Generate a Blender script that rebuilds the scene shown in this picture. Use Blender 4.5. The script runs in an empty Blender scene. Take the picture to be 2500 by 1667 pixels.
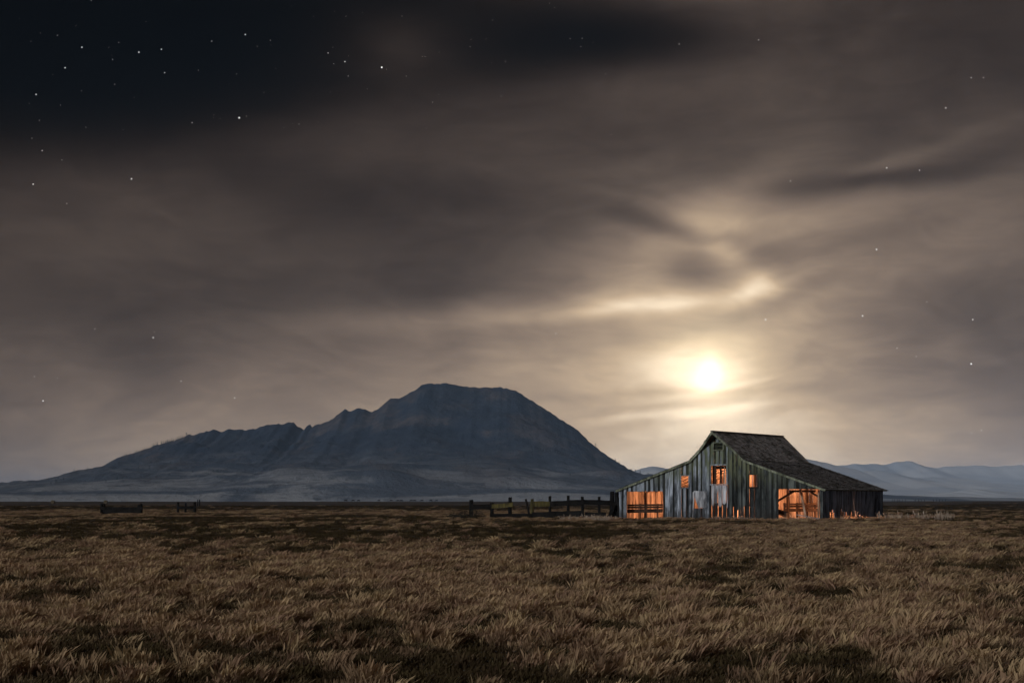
import bpy, bmesh, math, random
from mathutils import Vector, Matrix, noise
random.seed(7)
R = math.radians
scene = bpy.context.scene
COL = scene.collection

# ------------------------------------------------------------------ camera
F_PX, CX, HY, CAM_Z = 3900.0, 1250.0, 1222.0, 1.5     # focal length in photo pixels, centre, horizon row
cam_d = bpy.data.cameras.new('camera'); cam = bpy.data.objects.new('camera', cam_d); COL.objects.link(cam)
cam.location = (0, 0, CAM_Z); cam.rotation_euler = (R(90), 0, 0)
cam_d.sensor_width = 36; cam_d.lens = F_PX / 2500 * 36; cam_d.shift_y = (HY - 833.5) / 2500
cam_d.clip_start = 0.1; cam_d.clip_end = 200000
scene.camera = cam

# ------------------------------------------------------------------ render look
vs = scene.view_settings
vs.view_transform = 'Standard'; vs.look = 'None'; vs.gamma = 1; vs.exposure = 0; vs.use_curve_mapping = False
scene.render.engine = 'CYCLES'
cy = scene.cycles
cy.use_adaptive_sampling = True; cy.adaptive_threshold = .02; cy.max_bounces = 4; cy.diffuse_bounces = 2; cy.glossy_bounces = 2; cy.transmission_bounces = 3; cy.volume_bounces = 0
cy.transparent_max_bounces = 6; cy.use_denoising = True; cy.sample_clamp_indirect = 4
cy.caustics_reflective = False; cy.caustics_refractive = False

# ------------------------------------------------------------------ world: moonlit cloudy night sky
def px_dir(x, y):
    """photo pixel -> azimuth / elevation of the sky direction"""
    az = math.atan((x - CX) / F_PX)
    return az, math.atan((HY - y) / F_PX * math.cos(az))
world = bpy.data.worlds.new('World'); scene.world = world; world.use_nodes = True
nt = world.node_tree; nt.nodes.clear()
def N(tree, typ, **kw):
    n = tree.nodes.new(typ)
    for k, v in kw.items():
        setattr(n, k, v)
    return n
def L(tree, a, b):
    tree.links.new(a, b)
def math_node(tree, op, a, b=None, c=None, clamp=False):
    n = N(tree, 'ShaderNodeMath', operation=op); n.use_clamp = clamp
    for i, v in enumerate((a, b, c)):
        if v is None: continue
        if isinstance(v, (int, float)): n.inputs[i].default_value = v
        else: L(tree, v, n.inputs[i])
    return n.outputs[0]
tc = N(nt, 'ShaderNodeTexCoord')
sep = N(nt, 'ShaderNodeSeparateXYZ'); L(nt, tc.outputs['Generated'], sep.inputs[0])
az = math_node(nt, 'ARCTAN2', sep.outputs[0], sep.outputs[1])
el = math_node(nt, 'ARCSINE', sep.outputs[2])
azel = N(nt, 'ShaderNodeCombineXYZ'); L(nt, az, azel.inputs[0]); L(nt, el, azel.inputs[1])
# soft warp so that no cloud edge is a clean ellipse
wn = N(nt, 'ShaderNodeTexNoise'); wn.inputs['Scale'].default_value = 9.0; wn.inputs['Detail'].default_value = 3.0
wmap = N(nt, 'ShaderNodeMapping'); wmap.inputs['Scale'].default_value = (1, 1, 1.9)
L(nt, tc.outputs['Generated'], wmap.inputs[0]); L(nt, wmap.outputs[0], wn.inputs['Vector'])
wsub = N(nt, 'ShaderNodeVectorMath', operation='SUBTRACT'); L(nt, wn.outputs['Color'], wsub.inputs[0]); wsub.inputs[1].default_value = (.5, .5, .5)
wscl = N(nt, 'ShaderNodeVectorMath', operation='MULTIPLY'); L(nt, wsub.outputs[0], wscl.inputs[0]); wscl.inputs[1].default_value = (.05, .026, 0)
wadd = N(nt, 'ShaderNodeVectorMath', operation='ADD'); L(nt, azel.outputs[0], wadd.inputs[0]); L(nt, wscl.outputs[0], wadd.inputs[1])
wsc2 = N(nt, 'ShaderNodeVectorMath', operation='MULTIPLY'); L(nt, wsub.outputs[0], wsc2.inputs[0]); wsc2.inputs[1].default_value = (.028, .013, 0)
wad2 = N(nt, 'ShaderNodeVectorMath', operation='ADD'); L(nt, azel.outputs[0], wad2.inputs[0]); L(nt, wsc2.outputs[0], wad2.inputs[1])
SKY_BASE, SKY_HORIZON = -4.3, 2.1
#SKYLIST
SKY = [(100,-50,900,260,-6,-6.14),(1735,950,600,350,0,3.57),(50,120,260,160,0,-4.58),(1500,100,220,50,0,-4.11),(1650,120,260,160,0,2.69),(450,120,260,160,0,-2.23),(50,340,260,160,0,1.65),(1735,905,240,200,0,1.87),(1800,560,350,150,0,1.67),(1250,340,260,160,0,1.61),(1650,340,260,160,0,-1.76),(850,340,260,160,0,1.48),(1650,1000,260,160,0,-1.35),(450,560,260,160,0,1.28),(1250,560,260,160,0,-1.25),(450,780,260,160,0,-1.44),(2450,780,260,160,0,-1.12),(450,1000,260,160,0,1.19),(950,100,90,50,0,1.82),(850,120,260,160,0,0.83),(50,1000,260,160,0,0.47),(2080,440,140,14,4,-1.24),(1650,560,260,160,0,0.97),(2450,120,260,160,0,-0.70),(450,340,260,160,0,0.88),(800,480,220,60,0,-0.77),(2050,780,260,160,0,-0.58),(1650,780,260,160,0,-0.83),(2450,560,260,160,0,0.96),(1640,555,120,20,-15,-1.12),(1500,755,300,28,5,0.27),(1735,900,110,110,0,0.41),(950,775,430,25,4,0.71),(2050,340,260,160,0,0.57),(850,1000,260,160,0,0.31),(2050,560,260,160,0,-0.87),(1870,745,140,18,20,-0.77),(1000,550,700,120,0,-0.50),(2050,1000,260,160,0,-0.52),(1685,670,60,35,0,-0.91),(1800,690,95,35,28,-0.98),(850,780,260,160,0,-0.09),(1760,490,170,40,30,0.45),(1250,120,260,160,0,-0.29),(2080,500,260,18,9,0.45),(1000,690,420,50,2,-0.17)]
#SKYEND
SKY += [(1730, 1002, 190, 9, 7, .30), (1600, 1012, 120, 8, 6, .25), (1760, 978, 150, 8, 7, -.25), (1690, 957, 190, 9, 4, -.4), (1790, 938, 80, 6, 13, .35),
        (1860, 965, 120, 7, 6, .15), (1698, 672, 50, 34, 0, -.6), (1797, 650, 60, 34, -45, .45), (1740, 585, 70, 22, -42, .42), (1900, 615, 85, 38, -15, -.38), (1790, 520, 100, 42, 18, .22), (2360, 398, 140, 26, 17, -.5), (2310, 828, 32, 36, -45, .4), (1620, 560, 110, 16, -18, -.25), (2380, 760, 90, 60, 0, -.2), (1940, 560, 150, 14, 12, .2), (2060, 590, 200, 16, 12, -.2), (1480, 1030, 90, 10, 8, .12), (1380, 690, 300, 34, 4, -.32), (1450, 760, 320, 13, 5, .34), (1660, 733, 130, 20, 9, .35), (1828, 700, 60, 20, 38, .62), (1660, 806, 230, 34, 4, -.38), (2230, 372, 190, 12, 16, .45), (2130, 322, 120, 32, 32, -.32)]
acc = SKY_BASE
hor = math_node(nt, 'POWER', math.e, math_node(nt, 'MULTIPLY', math_node(nt, 'ABSOLUTE', el), -F_PX / 250))
acc = math_node(nt, 'MULTIPLY_ADD', hor, SKY_HORIZON, acc)
def blob(src, x, y, sx, sy, rot):
    a, e = px_dir(x, y)
    m = N(nt, 'ShaderNodeMapping', vector_type='TEXTURE')
    m.inputs['Location'].default_value = (a, e, 0); m.inputs['Rotation'].default_value = (0, 0, R(rot))
    m.inputs['Scale'].default_value = (sx / F_PX, sy / F_PX, 1)
    L(nt, src, m.inputs[0])
    d = N(nt, 'ShaderNodeVectorMath', operation='DOT_PRODUCT'); L(nt, m.outputs[0], d.inputs[0]); L(nt, m.outputs[0], d.inputs[1])
    return math_node(nt, 'POWER', math.exp(-.5), d.outputs['Value'])
for (x, y, sx, sy, rot, amp) in SKY:
    acc = math_node(nt, 'MULTIPLY_ADD', blob(wadd.outputs[0] if sy > 60 else wad2.outputs[0], x, y, sx, sy, rot), amp, acc)
# drifting cloud texture, all round the sky
cm = N(nt, 'ShaderNodeMapping'); cm.inputs['Scale'].default_value = (1, 1, 2.6); cm.inputs['Rotation'].default_value = (0, R(-12), 0)
L(nt, tc.outputs['Generated'], cm.inputs[0])
cn = N(nt, 'ShaderNodeTexNoise'); cn.inputs['Scale'].default_value = 8.0; cn.inputs['Detail'].default_value = 6.0; cn.inputs['Roughness'].default_value = .55; cn.inputs['Distortion'].default_value = .9
L(nt, cm.outputs[0], cn.inputs['Vector'])
acc = math_node(nt, 'MULTIPLY_ADD', math_node(nt, 'SUBTRACT', cn.outputs[0], .5), 1.5, acc)
cn2 = N(nt, 'ShaderNodeTexNoise'); cn2.inputs['Scale'].default_value = 19.0; cn2.inputs['Detail'].default_value = 6.0; cn2.inputs['Roughness'].default_value = .52; cn2.inputs['Distortion'].default_value = 1.7
cm2 = N(nt, 'ShaderNodeMapping'); cm2.inputs['Scale'].default_value = (1, 1, 3.2); cm2.inputs['Rotation'].default_value = (0, R(-16), 0)
L(nt, tc.outputs['Generated'], cm2.inputs[0]); L(nt, cm2.outputs[0], cn2.inputs['Vector'])
acc = math_node(nt, 'MULTIPLY_ADD', math_node(nt, 'SUBTRACT', cn2.outputs[0], .5), .75, acc)
lum = math_node(nt, 'POWER', 2.0, acc)
# colour of the moonlit cloud by brightness
ramp = N(nt, 'ShaderNodeValToRGB')
els = ramp.color_ramp.elements
els[0].position = 0; els[0].color = (1, .66, .46, 1)
els[1].position = 1; els[1].color = (1, .80, .57, 1)
for p, c in ((.03, (1, .71, .58, 1)), (.10, (1, .735, .58, 1)), (.35, (1, .735, .52, 1)), (.62, (1, .735, .48, 1))):
    e_ = els.new(p); e_.color = c
L(nt, lum, ramp.inputs[0])
skyc = N(nt, 'ShaderNodeVectorMath', operation='SCALE'); L(nt, ramp.outputs[0], skyc.inputs[0]); L(nt, lum, skyc.inputs['Scale'])
# the moon burning through thin cloud
moon = math_node(nt, 'MULTIPLY', blob(wad2.outputs[0], 1735, 922, 25, 19, 0), .8)
moon = math_node(nt, 'MULTIPLY_ADD', blob(wad2.outputs[0], 1745, 896, 15, 26, 0), .6, moon)
moon = math_node(nt, 'MULTIPLY_ADD', blob(wad2.outputs[0], 1737, 902, 82, 76, 20), .5, moon)
mcol = N(nt, 'ShaderNodeVectorMath', operation='SCALE'); mcol.inputs[0].default_value = (1, .82, .50); L(nt, moon, mcol.inputs['Scale'])
sadd = N(nt, 'ShaderNodeVectorMath', operation='ADD'); L(nt, skyc.outputs[0], sadd.inputs[0]); L(nt, mcol.outputs[0], sadd.inputs[1])
bg = N(nt, 'ShaderNodeBackground'); bg.inputs['Strength'].default_value = 1.0; L(nt, sadd.outputs[0], bg.inputs['Color'])
wo = N(nt, 'ShaderNodeOutputWorld'); L(nt, bg.outputs[0], wo.inputs['Surface'])
world.cycles.sampling_method = 'MANUAL'; world.cycles.sample_map_resolution = 1024

# ------------------------------------------------------------------ key light from the front left, not from the moon
SUN_AZ = Vector((-.70, -.714)).normalized(); SUN_EL = R(19)
sd = bpy.data.lights.new('key_light', 'SUN'); sun = bpy.data.objects.new('key_light', sd); COL.objects.link(sun)
sd.energy = 1.7; sd.angle = R(7); sd.color = (.98, .98, 1.0)
to_sun = Vector((SUN_AZ.x * math.cos(SUN_EL), SUN_AZ.y * math.cos(SUN_EL), math.sin(SUN_EL)))
sun.rotation_euler = to_sun.to_track_quat('Z', 'Y').to_euler(); sun.location = (-40, -30, 60)

# ------------------------------------------------------------------ helpers
def obj(name, verts, faces, mat=None, parent=None, smooth=False):
    me = bpy.data.meshes.new(name); me.from_pydata(verts, [], faces); me.update()
    if mat: me.materials.append(mat)
    if smooth:
        me.polygons.foreach_set('use_smooth', [True] * len(me.polygons))
    o = bpy.data.objects.new(name, me); COL.objects.link(o)
    if parent: o.parent = parent
    return o
def empty(name, loc=(0, 0, 0), rz=0):
    o = bpy.data.objects.new(name, None); COL.objects.link(o); o.location = loc; o.rotation_euler = (0, 0, rz); o.empty_display_size = .3
    return o
def tag(o, label, cat, group=None, kind=None):
    o['label'] = label; o['category'] = cat
    if group: o['group'] = group
    if kind: o['kind'] = kind
    return o
def structure(o): o['kind'] = 'structure'; return o
class MB:
    """collects simple solids and builds one mesh object"""
    def __init__(s): s.v, s.f = [], []
    def prism(s, outline, y0, y1):
        """outline: (x, z) points anticlockwise seen from -y; extruded from y0 (front) to y1"""
        n, b = len(outline), len(s.v)
        s.v += [(x, y0, z) for x, z in outline] + [(x, y1, z) for x, z in outline]
        s.f.append(tuple(range(b, b + n))); s.f.append(tuple(range(b + 2 * n - 1, b + n - 1, -1)))
        for i in range(n):
            j = (i + 1) % n
            s.f.append((b + j, b + i, b + n + i, b + n + j))
        return s
    def beam(s, p, q, w, h, up=(0, 0, 1), taper=1.0, wob=0.0):
        """box from p to q, width w, height h, ends tapered"""
        p, q = Vector(p), Vector(q); d = (q - p).normalized(); up = Vector(up)
        if abs(d.dot(up)) > .95: up = Vector((0, 1, 0))
        sx = d.cross(up).normalized(); sz = sx.cross(d)
        b = len(s.v)
        for c, k in ((p, 1.0), (q, taper)):
            for a_, b_ in ((-1, -1), (1, -1), (1, 1), (-1, 1)):
                r = c + sx * a_ * w / 2 * k + sz * b_ * h / 2 * k
                if wob: r += d * random.uniform(-wob, wob)
                s.v.append(tuple(r))
        s.f += [(b, b + 1, b + 2, b + 3), (b + 7, b + 6, b + 5, b + 4), (b, b + 4, b + 5, b + 1), (b + 1, b + 5, b + 6, b + 2), (b + 2, b + 6, b + 7, b + 3), (b + 3, b + 7, b + 4, b)]
        return s
    def build(s, name, mat, parent=None, smooth=False):
        o = obj(name, s.v, s.f, mat, parent, smooth)
        bm = bmesh.new(); bm.from_mesh(o.data); bmesh.ops.recalc_face_normals(bm, faces=bm.faces); bm.to_mesh(o.data); bm.free()
        return o
def log_mesh(p, q, r0, r1, seg=9, rings=5, wob=.1, seed=0):
    """a weathered round post / pole as verts, faces"""
    rnd = random.Random(seed); p, q = Vector(p), Vector(q); d = (q - p); L_ = d.length; d.normalize()
    sx = d.cross(Vector((.3, .9, .2))).normalized(); sy = d.cross(sx)
    v, f = [], []
    for i in range(rings):
        t = i / (rings - 1); c = p + d * L_ * t + sx * rnd.uniform(-wob, wob) * r0 + sy * rnd.uniform(-wob, wob) * r0
        r = r0 + (r1 - r0) * t
        for k in range(seg):
            a = 2 * math.pi * k / seg; rr = r * rnd.uniform(1 - wob, 1 + wob)
            v.append(tuple(c + sx * math.cos(a) * rr + sy * math.sin(a) * rr + (d * rnd.uniform(-.03, .05) if i == rings - 1 else Vector((0, 0, 0)))))
    for i in range(rings - 1):
        for k in range(seg):
            k2 = (k + 1) % seg; f.append((i * seg + k, i * seg + k2, (i + 1) * seg + k2, (i + 1) * seg + k))
    f.append(tuple(range(seg - 1, -1, -1))); f.append(tuple(range((rings - 1) * seg, rings * seg)))
    return v, f
def material(name):
    m = bpy.data.materials.new(name); m.use_nodes = True; t = m.node_tree; t.nodes.clear()
    out = N(t, 'ShaderNodeOutputMaterial'); b = N(t, 'ShaderNodeBsdfPrincipled'); L(t, b.outputs[0], out.inputs['Surface'])
    b.inputs['Roughness'].default_value = .9; b.inputs['Specular IOR Level'].default_value = .15
    return m, t, b
def mix_col(t, fac, a, b, typ='MIX'):
    n = N(t, 'ShaderNodeMix', data_type='RGBA', blend_type=typ)
    for sock, v in ((n.inputs[0], fac), (n.inputs[6], a), (n.inputs[7], b)):
        if isinstance(v, (int, float)): sock.default_value = v
        elif isinstance(v, tuple): sock.default_value = (*v, 1) if len(v) == 3 else v
        else: L(t, v, sock)
    return n.outputs[2]
def noise_tex(t, vec, scale, detail=4, rough=.55, map_scale=None, dist=0):
    if map_scale:
        m = N(t, 'ShaderNodeMapping'); m.inputs['Scale'].default_value = map_scale; L(t, vec, m.inputs[0]); vec = m.outputs[0]
    n = N(t, 'ShaderNodeTexNoise'); n.inputs['Scale'].default_value = scale; n.inputs['Detail'].default_value = detail; n.inputs['Roughness'].default_value = rough; n.inputs['Distortion'].default_value = dist
    L(t, vec, n.inputs['Vector']); return n.outputs[0]
def ramp_val(t, v, lo, hi):
    n = N(t, 'ShaderNodeMapRange'); n.interpolation_type = 'SMOOTHSTEP'; n.inputs['From Min'].default_value = lo; n.inputs['From Max'].default_value = hi
    L(t, v, n.inputs[0]); return n.outputs[0]
def bump(t, b, h, strength, dist=.02):
    n = N(t, 'ShaderNodeBump'); n.inputs['Strength'].default_value = strength; n.inputs['Distance'].default_value = dist
    L(t, h, n.inputs['Height']); L(t, n.outputs[0], b.inputs['Normal'])

def wood(name, light, dark, moss=None, var=.5, streak=9.0, low_dark=0.0):
    m, t, b = material(name)
    tcn = N(t, 'ShaderNodeTexCoord'); oi = N(t, 'ShaderNodeObjectInfo')
    off = N(t, 'ShaderNodeVectorMath', operation='ADD'); L(t, tcn.outputs['Object'], off.inputs[0])
    sc = N(t, 'ShaderNodeVectorMath', operation='SCALE'); sc.inputs[0].default_value = (3.1, 5.7, 23.0); L(t, oi.outputs['Random'], sc.inputs['Scale']); L(t, sc.outputs[0], off.inputs[1])
    g = noise_tex(t, off.outputs[0], streak, 5, .65, (1, 1, .07))
    g2 = noise_tex(t, off.outputs[0], 1.7, 4, .6, (1, 1, .35))
    c = mix_col(t, ramp_val(t, g, .3, .7), dark, light)
    c = mix_col(t, ramp_val(t, g2, .42, .68), c, tuple(x * .45 for x in dark))
    hsv = N(t, 'ShaderNodeHueSaturation'); L(t, c, hsv.inputs['Color'])
    L(t, math_node(t, 'MULTIPLY_ADD', oi.outputs['Random'], var * 2, 1 - var), hsv.inputs['Value']); c = hsv.outputs[0]
    if moss:
        sp = N(t, 'ShaderNodeSeparateXYZ'); L(t, tcn.outputs['Object'], sp.inputs[0])
        mm = noise_tex(t, off.outputs[0], 2.2, 4, .6, (1, 1, .3))
        mask = math_node(t, 'MULTIPLY', ramp_val(t, sp.outputs[2], 2.0, 4.6), ramp_val(t, mm, .36, .6))
        c = mix_col(t, math_node(t, 'MULTIPLY', mask, .75), c, moss)
    if low_dark:  # darkens the wood towards the bottom along a noisy edge
        sp2 = N(t, 'ShaderNodeSeparateXYZ'); L(t, tcn.outputs['Object'], sp2.inputs[0])
        dm = noise_tex(t, off.outputs[0], 3.0, 3, .6, (1, 1, .4))
        edge = math_node(t, 'MULTIPLY_ADD', math_node(t, 'SUBTRACT', dm, .5), 2.6, sp2.outputs[2])
        c = mix_col(t, math_node(t, 'MULTIPLY', math_node(t, 'SUBTRACT', 1.0, ramp_val(t, edge, .2, 1.2)), low_dark), c, (.028, .026, .024))
    L(t, c, b.inputs['Base Color'])
    bump(t, b, g, .5, .012)
    return m

# ------------------------------------------------------------------ ground
def sstep(a, b, x):
    t = min(1, max(0, (x - a) / (b - a))); return t * t * (3 - 2 * t)
def ground_z(x, y):
    z = .10 * noise.noise((x / 14, y / 14, 0)) + .05 * noise.noise((x / 4.1, y / 4.1, 3)) if abs(y) < 600 else 0.0
    ang = x / max(y, 1)
    z += 1.35 * sstep(500, 1100, y) * sstep(.12, .3, ang) * (1 - sstep(1300, 2600, y))
    z += .75 * math.exp(-((ang - .305) / .035) ** 2) * sstep(350, 520, y) * (1 - sstep(620, 900, y))
    z += .9 * sstep(500, 1200, y) * (1 - sstep(.05, .3, ang)) * (1 - sstep(1300, 2600, y))
    return z
def axis(lim, first, grow):
    a, s, x = [0.0], first, 0.0
    while x < lim:
        x += s; s *= grow; a.append(min(x, lim))
    return a
ax = axis(21000, 1.6, 1.055); ys_f = axis(20500, 1.2, 1.038); ys_b = axis(4000, 6, 1.25)
xs = [-x for x in reversed(ax[1:])] + ax
ys = [-y for y in reversed(ys_b[1:])] + ys_f
gv = [(x, y, ground_z(x, y)) for y in ys for x in xs]
nx = len(xs)
gf = [(j * nx + i, j * nx + i + 1, (j + 1) * nx + i + 1, (j + 1) * nx + i) for j in range(len(ys) - 1) for i in range(nx - 1)]
m_ground, t, b = material('prairie_ground')
g = N(t, 'ShaderNodeNewGeometry')
pn = noise_tex(t, g.outputs['Position'], .018, 5, .6, (1, .6, 1))
pn2 = noise_tex(t, g.outputs['Position'], .11, 4, .6)
pn3 = noise_tex(t, g.outputs['Position'], 3.5, 4, .6)
c = mix_col(t, ramp_val(t, pn, .40, .62), (.022, .017, .011), (.10, .072, .048))
c = mix_col(t, math_node(t, 'MULTIPLY', ramp_val(t, pn2, .45, .65), .6), c, (.05, .038, .024))
c = mix_col(t, math_node(t, 'MULTIPLY', pn3, .5), c, (.03, .022, .015))
L(t, c, b.inputs['Base Color']); bump(t, b, pn3, .6, .05)
ground = structure(obj('ground', gv, gf, m_ground, smooth=True))

# ------------------------------------------------------------------ mountain and far hills
def interp(pts, x):
    if x <= pts[0][0]: return pts[0][1]
    for (x0, y0), (x1, y1) in zip(pts, pts[1:]):
        if x <= x1: return y0 + (y1 - y0) * (x - x0) / (x1 - x0)
    return pts[-1][1]
SKYLINE = [(-700,1214),(-400,1206),(-150,1192),(76,1175.6),(153,1165),(217,1153),(261,1140),(298,1124),(303,1120),(316,1112),(351,1103),(389,1089),(427,1079),(462,1068),(469,1061),(476,1064),(504,1056),(517,1053),(526,1049),(532,1050),(542,1055),(548,1054),(558,1048),(580,1049),(603,1050),(631,1045),(657,1036),(695,1034),(705,1030),(710,1032),(716,1030),(724,1040),(736,1045),(742,1051),(748,1036),(754,1034),(761,1041),(766,1036),(775,1033),(783,1034),(788,1030),(797,1029),(813,1019),(829,1007),(842,996.5),(851,1004.6),(861,1002.7),(867,997),(874,996),(890,999.5),(909,1006.5),(928,996),(944,983),(958,971.5),(973,974.6),(989,967),(1017,951),(1033,939),(1046,935.7),(1078,936),(1094,934),(1116,939.6),(1155,942.7),(1186,945),(1215,944),(1237,946.6),(1263,956),(1301,980),(1340,1005),(1378,1031),(1407,1048.7),(1429,1071),(1448,1089),(1452,1089),(1461,1099),(1499,1126),(1537,1149),(1570,1160),(1640,1178),(1760,1196),(1950,1208),(2250,1216),(2700,1220)]
MT_Y, MT_DEPTH = 4000.0, 1250.0
def fbm(x, y, z=0, o=4):
    return noise.fractal((x, y, z), 1.0, 2.1, o, noise_basis='PERLIN_ORIGINAL')
mv, mf = [], []
MX = [-700 + 3400 * i / 680 for i in range(681)]
MS = [-1.0, -.7, -.45, -.25, -.12, -.05] + [k / 70 for k in range(71)]
for s in MS:
    for px in MX:
        H = (HY - interp(SKYLINE, px)) / F_PX * MT_Y + CAM_Z
        H += (fbm(px / 9, 2.2) * 2.2 + fbm(px / 3.1, 7.7) * 1.8) * min(1, H / 80)
        X = (px - CX) / F_PX * MT_Y
        Y = MT_Y - s * MT_DEPTH + 120 * noise.noise((px / 300, 1.3, 0)) * (1 - max(s, 0))
        if s < 0:
            h = H * (1 + s) ** 1.3
        else:
            core = max(H - 75 * min(1, H / 150), 0)
            g_ = (1 - s) ** 1.15 * (1 - .42 * math.sin(math.pi * min(1, s * 1.02)) ** 1.4)
            rid = 1 - abs(noise.noise((X / 210 + .9 * noise.noise((X / 500, Y / 500, 5)), Y / 1100, 1.7)))
            rid2 = 1 - abs(noise.noise((X / 75, Y / 420, 4.1)))
            env = min(1, s * 5) * (1 - s)
            apron = (H - core) * max(0, 1 - s) ** .75
            h = core * g_ * (1 - .12 * env * (1 - rid) - .03 * env * (1 - rid2)) + apron
            h += env * (fbm(X / 190, Y / 190, 2) * 26 + fbm(X / 38, Y / 38, 9) * 7) * min(1, H / 60)
            lump = fbm(X / 420, Y / 260, 6.6, 3)
            h += max(0, lump + .15) * 42 * sstep(.35, .7, s) * (1 - sstep(.86, 1, s)) * min(1, H / 60)
        mv.append((X, Y, h if s not in (MS[0],) else -2.0))
nm = len(MX)
for j in range(len(MS) - 1):
    for i in range(nm - 1):
        mf.append((j * nm + i, j * nm + i + 1, (j + 1) * nm + i + 1, (j + 1) * nm + i))
mv = [(x, y, z if (k // nm) < len(MS) - 1 else -2.0) for k, (x, y, z) in enumerate(mv)]
m_mt, t, b = material('mountain_slopes')
g = N(t, 'ShaderNodeNewGeometry'); sp = N(t, 'ShaderNodeSeparateXYZ'); L(t, g.outputs['Position'], sp.inputs[0])
n1 = noise_tex(t, g.outputs['Position'], .0042, 6, .62, (1, 1, 2.2))
n2 = noise_tex(t, g.outputs['Position'], .022, 6, .68)
n4 = noise_tex(t, g.outputs['Position'], .0075, 6, .66, (1, .45, 1.6))
n5 = noise_tex(t, g.outputs['Position'], .010, 5, .6, (.3, .9, 1), .8)
hgt = math_node(t, 'MULTIPLY_ADD', math_node(t, 'SUBTRACT', n4, .5), 170, sp.outputs[2])
forest = mix_col(t, ramp_val(t, n2, .35, .65), (.012, .023, .044), (.030, .042, .062))
scree = mix_col(t, ramp_val(t, n2, .4, .64), (.052, .050, .056), (.112, .092, .084))
c = mix_col(t, math_node(t, 'MULTIPLY', ramp_val(t, n4, .47, .62), .75), forest, scree)
grassy = mix_col(t, ramp_val(t, n5, .42, .60), (.070, .085, .108), (.25, .26, .27))
grassy = mix_col(t, math_node(t, 'MULTIPLY', ramp_val(t, n2, .56, .66), .8), grassy, (.045, .055, .065))
c = mix_col(t, ramp_val(t, hgt, 120, 8), c, grassy)
L(t, c, b.inputs['Base Color']); bump(t, b, n2, .9, 12)
mountain = structure(obj('mountain', mv, [f[::-1] for f in mf], m_mt, smooth=True))

def ridge(name, pts, dist, depth, mat, seed):
    v, f = [], []
    x0, x1 = pts[0][0], pts[-1][0]; n = 220
    S = [-1, -.6, -.3, -.12, 0] + [k / 22 for k in range(1, 23)]
    for s in S:
        for i in range(n + 1):
            px = x0 + (x1 - x0) * i / n
            H = (HY - interp(pts, px)) / F_PX * dist + CAM_Z
            H += fbm(px / 30, seed) * dist * .0006 + fbm(px / 8, seed + 3) * dist * .00025
            X = (px - CX) / F_PX * dist; Y = dist - s * depth
            if s <= 0: h = H * (1 + s)
            else:
                rid = 1 - abs(noise.noise((X / 900, Y / 2200, seed)))
                h = H * (1 - s) ** 1.1 * (1 - .45 * min(1, s * 4) * (1 - rid)) + fbm(X / 300, Y / 300, seed) * 8 * min(1, s * 3) * (1 - s)
            v.append((X, Y, -2.0 if s in (-1, 1) else max(h, -2)))
    m_ = n + 1
    for j in range(len(S) - 1):
        for i in range(n): f.append((j * m_ + i, (j + 1) * m_ + i, (j + 1) * m_ + i + 1, j * m_ + i + 1))
    return structure(obj(name, v, f, mat, smooth=True))
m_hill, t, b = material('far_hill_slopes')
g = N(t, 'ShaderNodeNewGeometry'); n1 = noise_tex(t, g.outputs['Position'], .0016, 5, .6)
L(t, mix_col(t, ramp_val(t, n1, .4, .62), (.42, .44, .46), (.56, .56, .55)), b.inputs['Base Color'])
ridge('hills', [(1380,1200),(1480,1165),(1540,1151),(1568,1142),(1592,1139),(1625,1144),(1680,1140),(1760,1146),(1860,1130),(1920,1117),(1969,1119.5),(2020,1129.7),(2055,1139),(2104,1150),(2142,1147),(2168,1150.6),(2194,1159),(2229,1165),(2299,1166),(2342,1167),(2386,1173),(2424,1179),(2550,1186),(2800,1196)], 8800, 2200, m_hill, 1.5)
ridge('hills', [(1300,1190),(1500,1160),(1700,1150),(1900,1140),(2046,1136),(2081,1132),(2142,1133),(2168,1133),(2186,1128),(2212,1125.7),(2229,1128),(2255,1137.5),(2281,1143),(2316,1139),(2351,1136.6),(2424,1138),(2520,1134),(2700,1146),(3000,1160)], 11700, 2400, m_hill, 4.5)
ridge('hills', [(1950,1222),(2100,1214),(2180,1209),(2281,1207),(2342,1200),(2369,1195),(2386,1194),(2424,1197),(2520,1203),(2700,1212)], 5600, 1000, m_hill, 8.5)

# ------------------------------------------------------------------ barn
TH, BW, BL = .624, 18.065, 11.43
HE, HB, HR = 2.445, 4.69, 6.95         # roof top height at eave, slope break and ridge
XB0, XA, XB1 = 6.62, 9.03, 11.44
CR = Vector((23.506, 120.694))
UX = Vector((math.cos(TH), -math.sin(TH))); VY = Vector((math.sin(TH), math.cos(TH)))
ORG = CR - UX * BW
barn = empty('barn', (ORG.x, ORG.y, 0), -TH)
tag(barn, 'weathered grey timber barn with steep shingled roof, lean-to sides and orange light glowing inside', 'barn')
def loc(px, py, b):
    """photo pixel -> barn-local x, z on the plane at depth b behind the front wall"""
    base = ORG + VY * b; k = (px - CX) / F_PX
    a = (k * base.y - base.x) / (UX.x - k * UX.y); Y = base.y + UX.y * a
    return a, CAM_Z + (HY - py) * Y / F_PX
def roof_z(x):
    if x < XB0: return HE + (HB - HE) * x / XB0
    if x < XA: return HB + (HR - HB) * (x - XB0) / (XA - XB0)
    if x < XB1: return HR + (HB - HR) * (x - XA) / (XB1 - XA)
    return HB + (HE - HB) * (x - XB1) / (BW - XB1)
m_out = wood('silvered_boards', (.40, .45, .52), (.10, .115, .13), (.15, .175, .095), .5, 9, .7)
m_out_d = wood('dark_right_boards', (.105, .12, .115), (.03, .035, .035), (.17, .185, .105), .5, 9, .8)  # darker board colour for the right part of the front
m_in_l = wood('dark_boards', (.036, .040, .040), (.013, .014, .014), (.085, .095, .05), .4, 9, .6)
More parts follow.
